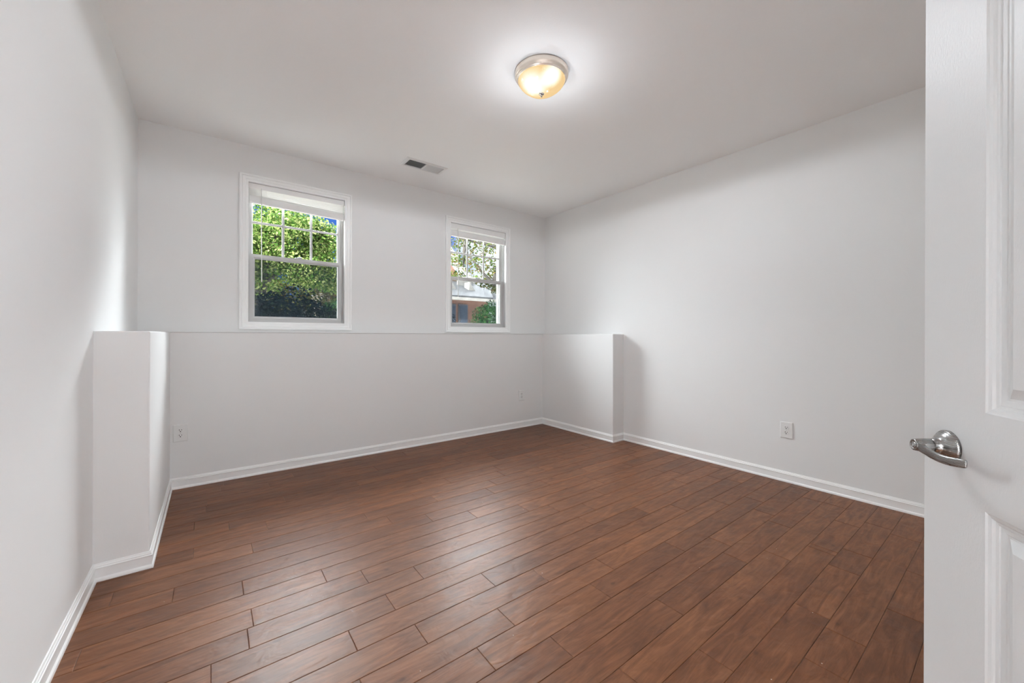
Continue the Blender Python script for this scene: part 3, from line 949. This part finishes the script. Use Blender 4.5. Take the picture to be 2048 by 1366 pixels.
# =================================================================== OUTSIDE
def leaf_mat(name, cols, trans=0.35):
    k = N(name)
    oi = k.n('ShaderNodeAttribute', attribute_name='leaf_seed')
    r = k.ramp(oi.outputs['Fac'], [(i / max(1, len(cols) - 1), c) for i, c in enumerate(cols)])
    k.l(r.outputs[0], k.p.inputs['Base Color'])
    k.p.inputs['Roughness'].default_value = 0.6
    k.p.inputs['Specular IOR Level'].default_value = 0.0
    tl = k.n('ShaderNodeBsdfTranslucent'); k.l(r.outputs[0], tl.inputs[0])
    mx = k.n('ShaderNodeMixShader'); mx.inputs[0].default_value = trans
    k.l(k.p.outputs[0], mx.inputs[1]); k.l(tl.outputs[0], mx.inputs[2])
    k.l(mx.outputs[0], k.out.inputs['Surface'])
    return k.m
M_LEAF = leaf_mat('sunny_leaf', [(0.017, 0.042, 0.010), (0.038, 0.076, 0.017), (0.075, 0.108, 0.031), (0.18, 0.21, 0.090)])
M_LEAF2 = leaf_mat('olive_leaf', [(0.014, 0.026, 0.009), (0.026, 0.042, 0.012), (0.045, 0.050, 0.016), (0.065, 0.040, 0.018)])
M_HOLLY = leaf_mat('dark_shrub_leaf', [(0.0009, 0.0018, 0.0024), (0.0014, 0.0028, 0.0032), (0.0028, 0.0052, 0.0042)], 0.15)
M_BOX = leaf_mat('green_shrub_leaf', [(0.006, 0.020, 0.008), (0.011, 0.034, 0.011), (0.020, 0.050, 0.015)], 0.2)
M_BARK = simple('bark', (0.006, 0.0052, 0.0046), 0.9, bump=(18, 0.6, 0.02))
M_GROUND = simple('bounce_ground', (0.66, 0.64, 0.60), 0.95, bump=(12, 0.6, 0.03))  # unseen ground made pale to bounce daylight onto the ceiling

def leaves(name, blobs, count, size, mat, seed, parent, shell=0.55):
    """blobs: (centre, radii, weight). Leaves are folded quads scattered towards the outside of each blob."""
    rng = np.random.default_rng(seed)
    wts = np.array([b[2] for b in blobs], float); wts /= wts.sum()
    idx = rng.choice(len(blobs), count, p=wts)
    C = np.array([b[0] for b in blobs])[idx]; Rr = np.array([b[1] for b in blobs])[idx]
    dirs = rng.normal(size=(count, 3)); dirs /= np.linalg.norm(dirs, axis=1)[:, None]
    rad = shell + (1 - shell) * rng.random(count) ** 0.6
    rad *= 1 + 0.13 * np.sin(dirs[:, 0] * 5 + idx) * np.cos(dirs[:, 2] * 6)
    c = C + dirs * rad[:, None] * Rr
    u = rng.normal(size=(count, 3)); u /= np.linalg.norm(u, axis=1)[:, None]
    n = dirs * 0.7 + rng.normal(size=(count, 3)) * 0.6 + np.array([0, 0, 0.35])
    n /= np.linalg.norm(n, axis=1)[:, None]
    u -= n * (u * n).sum(1)[:, None]; u /= np.linalg.norm(u, axis=1)[:, None]
    w = np.cross(n, u)
    s = size * (0.65 + 0.7 * rng.random(count))[:, None]
    p0 = c - u * s * 0.5; p1 = c + w * s * 0.30 + n * s * 0.06; p2 = c + u * s * 0.5; p3 = c - w * s * 0.30 + n * s * 0.06
    V = np.stack([p0, p1, p2, p3], 1).reshape(-1, 3)
    me = bpy.data.meshes.new(name)
    me.vertices.add(len(V)); me.vertices.foreach_set('co', V.astype(np.float32).ravel())
    me.loops.add(count * 4); me.loops.foreach_set('vertex_index', np.arange(count * 4, dtype=np.int32))
    me.polygons.add(count)
    me.polygons.foreach_set('loop_start', np.arange(0, count * 4, 4, dtype=np.int32))
    me.polygons.foreach_set('loop_total', np.full(count, 4, dtype=np.int32))
    at = me.attributes.new('leaf_seed', 'FLOAT', 'FACE')
    at.data.foreach_set('value', rng.random(count).astype(np.float32))
    me.update(calc_edges=True)
    me.materials.append(mat)
    o = bpy.data.objects.new(name, me)
    COL.objects.link(o); o.parent = parent
    return o

def rblobs(seed, centre, radii, n, r):
    rg = random.Random(seed); out = []
    while len(out) < n:
        p = [rg.uniform(-1, 1) for _ in range(3)]
        if sum(a * a for a in p) > 1: continue
        q = r * rg.uniform(0.7, 1.25)
        out.append(((centre[0] + p[0] * radii[0], centre[1] + p[1] * radii[1], centre[2] + p[2] * radii[2]), (q * 1.15, q * 1.15, q * 0.85), q))
    return out

GZ = 0.72
bm = bmesh.new(); box(bm, -30, 50, B + T, 70, GZ - 0.3, GZ)
struct(link('ground', bm, M_GROUND), 'unseen garden ground outside the windows, made pale to bounce light indoors', 'ground')

def tree(name, base, top, crown, seed, count, size, mat, label, branches, r0=0.13, cat='tree'):
    root = empty(name, base)
    tag(root, label, cat)
    b = Vector(base)
    bm = bmesh.new()
    t = Vector(top) - b
    tube(bm, [(0, 0, -0.05), tuple(t * 0.35 + Vector((0.06, 0, 0))), tuple(t * 0.7), tuple(t)], [r0, r0 * 0.8, r0 * 0.55, r0 * 0.25], 10)
    for br in branches:
        pts = [tuple(Vector(p) - b) for p in br]
        k = len(pts)
        tube(bm, pts, [r0 * 0.50 * (1 - 0.75 * i / (k - 1)) for i in range(k)], 7)
    link('trunk', bm, M_BARK, root, smooth=True)
    leaves('foliage', [((c[0] - b.x, c[1] - b.y, c[2] - b.z), r, w) for c, r, w in crown], count, size, mat, seed, root, 0.25)
    return root

# big sunlit tree filling the left window
crown = rblobs(3, (1.15, 12.0, 3.55), (1.35, 1.0, 1.10), 26, 0.55) + rblobs(4, (2.45, 12.0, 3.05), (0.65, 0.8, 0.55), 9, 0.45)
tree('garden_tree', (0.75, 12.0, GZ), (1.3, 12.0, 3.9), crown, 21, 34000, 0.080, M_LEAF, 'bright green leafy tree in sun outside the left window',
     [((0.95, 12, 2.2), (0.6, 11.8, 2.9), (0.1, 11.6, 3.5)), ((1.0, 12, 2.4), (1.7, 11.9, 3.0), (2.5, 11.8, 3.5)), ((1.1, 12, 2.9), (1.3, 11.6, 3.6), (1.6, 11.5, 4.2))])
# thin tree with drooping branches in front of the right window
crown2 = ([((5.05, 9.0, 3.1), (0.30, 0.3, 0.22), 1.0), ((5.75, 9.0, 3.35), (0.45, 0.4, 0.28), 1.6), ((6.35, 9.0, 3.0), (0.42, 0.4, 0.38), 2.4), ((6.1, 9.2, 2.65), (0.30, 0.3, 0.22), 1.4), ((5.15, 9.2, 2.72), (0.2, 0.2, 0.16), 0.7),
           ((5.55, 9.0, 2.95), (0.4, 0.4, 0.35), 0.9), ((6.5, 9.1, 2.45), (0.35, 0.3, 0.2), 1.2), ((5.9, 9.0, 3.7), (0.9, 0.5, 0.3), 2.0), ((6.9, 9, 3.6), (0.7, 0.5, 0.5), 2.0), ((5.2, 9.1, 3.55), (0.35, 0.3, 0.2), 0.8)])
tree('street_tree', (7.15, 9.0, GZ), (6.6, 9.0, 4.4), crown2, 5, 2300, 0.075, M_LEAF2, 'thin olive-leaved tree with dark branches outside the right window',
     [((7.0, 9, 2.1), (6.2, 8.95, 2.55), (5.75, 8.9, 2.85), (5.3, 8.9, 3.3)), ((6.75, 9, 3.4), (6.3, 8.9, 3.55), (5.9, 8.9, 3.62), (5.3, 8.9, 3.75)), ((6.7, 9, 3.9), (6.9, 8.9, 3.4), (6.0, 8.8, 3.55), (5.0, 8.9, 3.65)),
      ((5.3, 8.9, 3.7), (5.22, 8.9, 3.3), (5.2, 8.9, 2.9)), ((6.2, 8.95, 2.6), (6.25, 8.9, 3.0), (6.5, 8.9, 3.4))], 0.14)

def shrub(loc, blobs, count, size, mat, seed, label, stem=True):
    root = empty('garden_shrub', loc)
    tag(root, label, 'shrub')
    leaves('foliage', blobs, count, size, mat, seed, root, 0.62)
    for i in range(4):
        a = i * 1.7 + seed
        bm = bmesh.new()
        tube(bm, [(0.06 * math.cos(a), 0.06 * math.sin(a), -0.05), (0.2 * math.cos(a), 0.15 * math.sin(a), 0.35), (0.4 * math.cos(a), 0.25 * math.sin(a), 0.75)], [0.02, 0.015, 0.008], 6)
        link('stem', bm, M_BARK, root)
    return root
shrub((0.75, 6.0, GZ), [((0, 0, 0.45), (0.72, 0.55, 0.62), 3), ((0, 0.15, 0.40), (0.5, 0.3, 0.5), 2), ((-0.45, 0.1, 0.40), (0.5, 0.45, 0.50), 2), ((0.40, 0.0, 0.42), (0.45, 0.45, 0.48), 2), ((0.0, -0.25, 0.2), (0.9, 0.5, 0.4), 2), ((0, 0.1, 0.35), (0.4, 0.3, 0.4), 1.5)], 19000, 0.046, M_HOLLY, 2, 'large dark rounded shrub filling the lower left window')
shrub((1.78, 7.2, GZ), [((0, 0, 0.55), (0.38, 0.4, 0.55), 3), ((0.3, 0.1, 0.3), (0.35, 0.4, 0.45), 2), ((0, 0, 0.4), (0.2, 0.2, 0.4), 1)], 6500, 0.040, M_BOX, 7, 'upright green shrub at the right edge of the left window')
shrub((4.66, 7.0, GZ), [((0, 0, 0.52), (0.36, 0.4, 0.62), 3), ((0.10, 0, 0.7), (0.25, 0.3, 0.45), 1.5), ((0, 0, 0.4), (0.2, 0.2, 0.4), 1)], 6500, 0.040, M_BOX, 9, 'rounded green shrub at the right of the right window')
shrub((3.62, 7.0, GZ), [((0, 0, 0.45), (0.28, 0.35, 0.55), 3), ((-0.3, 0, 0.3), (0.4, 0.35, 0.5), 2)], 4200, 0.042, M_HOLLY, 12, 'dark shrub at the left edge of the right window')
# belt of trees far behind
for i, (x, y, z, r) in enumerate(((2.0, 24, 3.4, 1.5), (5.6, 28, 3.4, 1.5), (9.6, 33, 3.2, 1.9))):
    rt = tree('distant_tree', (x, y, GZ), (x, y, z + 1.0), rblobs(40 + i, (x, y, z), (r, 0.8, 1.5), 16, 0.8), 60 + i, 6000, 0.18, M_LEAF2,
              ['distant tree seen behind the left part of the dark shrub', 'distant tree seen behind the middle of the dark shrub', 'distant tree seen between the two windows views'][i], [], 0.2)
    rt['group'] = 'trees far behind the garden'

hg = empty('garden_hedge', (3.6, 19.0, GZ))
tag(hg, 'long low dark hedge seen above the big dark shrub', 'hedge')
leaves('foliage', [((x, 0, 1.2), (0.75, 0.5, 1.55), 1) for x in (-3.0, -2.0, -1.0, 0.0, 1.0)], 13000, 0.10, M_LEAF2, 77, hg, 0.5)
for x in (-3.0, -2.0, -1.0, 0.0, 1.0):
    bm = bmesh.new(); tube(bm, [(x, 0, -0.05), (x, 0.05, 0.5), (x + 0.1, 0, 1.1)], [0.05, 0.04, 0.02], 6)
    link('stem', bm, M_BARK, hg)

# ---- neighbouring brick house
def brick_mat():
    k = N('red_brick')
    t = k.n('ShaderNodeTexCoord')
    mp = k.n('ShaderNodeMapping'); mp.inputs['Rotation'].default_value = (math.pi / 2, 0, 0)
    k.l(t.outputs['Object'], mp.inputs[0])
    b = k.n('ShaderNodeTexBrick'); b.inputs['Scale'].default_value = 4.6
    b.inputs['Color1'].default_value = (0.085, 0.030, 0.019, 1); b.inputs['Color2'].default_value = (0.12, 0.048, 0.030, 1); b.inputs['Mortar'].default_value = (0.12, 0.11, 0.10, 1)
    b.inputs['Mortar Size'].default_value = 0.025
    k.l(mp.outputs[0], b.inputs['Vector'])
    k.l(b.outputs['Color'], k.p.inputs['Base Color'])
    k.p.inputs['Roughness'].default_value = 0.9
    return k.m
M_BRICK = brick_mat()
M_SHING = simple('grey_shingle', (0.042, 0.048, 0.058), 0.85, bump=(25, 0.5, 0.03))
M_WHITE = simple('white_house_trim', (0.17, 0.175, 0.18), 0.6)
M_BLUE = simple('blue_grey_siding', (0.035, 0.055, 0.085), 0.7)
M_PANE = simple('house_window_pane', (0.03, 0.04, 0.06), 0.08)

def prism(bm, poly, y0, y1):
    a = [bm.verts.new((x, y0, z)) for x, z in poly]; b = [bm.verts.new((x, y1, z)) for x, z in poly]
    n = len(poly)
    for i in range(n): bm.faces.new((a[i], a[(i + 1) % n], b[(i + 1) % n], b[i]))
    bm.faces.new(a); bm.faces.new(b[::-1])

def house():
    root = empty('brick_house', (10.2, 16.0, GZ))
    tag(root, 'brick neighbouring house with grey roof and white gable trim, beyond the right window', 'house')
    inv = Matrix.Translation(-Vector(root.location))
    def put(n, bm, m, parent=root):
        o = link(n, bm, m); o.parent = parent
        if parent is root: o.matrix_parent_inverse = inv
        return o
    bm = bmesh.new(); box(bm, 7.6, 11.0, 16.4, 22, GZ - 0.1, 2.95)
    body = put('house_wall', bm, M_BRICK)
    bm = bmesh.new()
    for v in (((7.3, 16.0, 2.88), (11.05, 16.0, 2.88), (12.85, 19.2, 4.15), (7.3, 19.2, 4.15)),):
        a = [bm.verts.new(p) for p in v]; b = [bm.verts.new((p[0], p[1], p[2] + 0.10)) for p in v]
        for i in range(4): bm.faces.new((a[i], a[(i + 1) % 4], b[(i + 1) % 4], b[i]))
        bm.faces.new(a); bm.faces.new(b)
    put('roof', bm, M_SHING)
    bm = bmesh.new(); box(bm, 7.3, 11.3, 15.95, 16.02, 2.76, 2.90)
    put('fascia', bm, M_WHITE)
    # tall brick gable at the left with white rake boards
    bm = bmesh.new(); prism(bm, [(7.2, 3.0), (11.2, 3.0), (11.2, 3.62), (9.2, 5.95), (7.2, 3.62)], 18.6, 20.5)
    gb = put('gable_wall', bm, M_BRICK)
    bm = bmesh.new()
    dx, dz = 11.5 - 9.15, 3.45 - 6.20
    ln = math.hypot(dx, dz); nx, nz = dz / ln, -dx / ln
    for o0, o1 in ((0.0, 0.17), (0.23, 0.38)):
        prism(bm, [(9.15 - nx * o0, 6.20 - nz * o0), (11.5 - nx * o0, 3.45 - nz * o0), (11.5 - nx * o1, 3.45 - nz * o1), (9.15 - nx * o1, 6.20 - nz * o1)], 18.40, 18.55)
    put('rake_board', bm, M_WHITE, gb)
    bm = bmesh.new(); prism(bm, [(11.75, 3.3), (12.5, 3.3), (12.5, 6.0), (11.75, 6.0)], 20.8, 22)
    put('upper_wall', bm, M_BLUE)
    bm = bmesh.new()
    prism(bm, [(10.05, 4.18), (10.18, 4.18), (10.40, 4.42), (10.38, 4.56)], 17.8, 17.95); prism(bm, [(10.40, 4.42), (10.38, 4.56), (10.72, 4.18), (10.60, 4.18)], 17.8, 17.95)
    box(bm, 10.1, 10.68, 17.84, 17.94, 3.5, 4.19)
    put('dormer_trim', bm, M_WHITE)
    for x, z, y in ((9.34, 3.44, 17.0), (10.40, 3.44, 17.0)):
        bm = bmesh.new(); prism(bm, [(x - 0.14, z - 0.08), (x + 0.24, z - 0.08), (x - 0.10, z + 0.36)], y, y + 0.5)
        put('roof_dormer', bm, M_WHITE)
    for x in (8.9, 9.55):
        bm = bmesh.new(); box(bm, x - 0.26, x + 0.26, 16.34, 16.42, 1.3, 2.6)
        f = put('house_window', bm, M_SHING)
        bm = bmesh.new(); box(bm, x - 0.21, x + 0.21, 16.32, 16.345, 1.36, 2.54)
        put('pane', bm, M_PANE, f)
house()
def far_house():
    root = empty('pale_house', (5.3, 21, GZ))
    tag(root, 'pale low house with a white eave at the right of the left window', 'house')
    inv = Matrix.Translation(-Vector(root.location))
    def put(n, bm, m):
        o = link(n, bm, m); o.parent = root; o.matrix_parent_inverse = inv; return o
    bm = bmesh.new(); box(bm, 4.2, 6.6, 20.4, 23, GZ - 0.1, 3.25)
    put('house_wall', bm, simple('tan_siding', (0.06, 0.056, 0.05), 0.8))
    bm = bmesh.new(); box(bm, 4.0, 6.8, 20.1, 20.2, 3.25, 3.42)
    put('fascia', bm, M_WHITE)
    bm = bmesh.new(); prism(bm, [(3.9, 3.40), (6.9, 3.40), (6.2, 4.0), (4.6, 4.0)], 20.2, 23)
    put('roof', bm, M_SHING)
far_house()
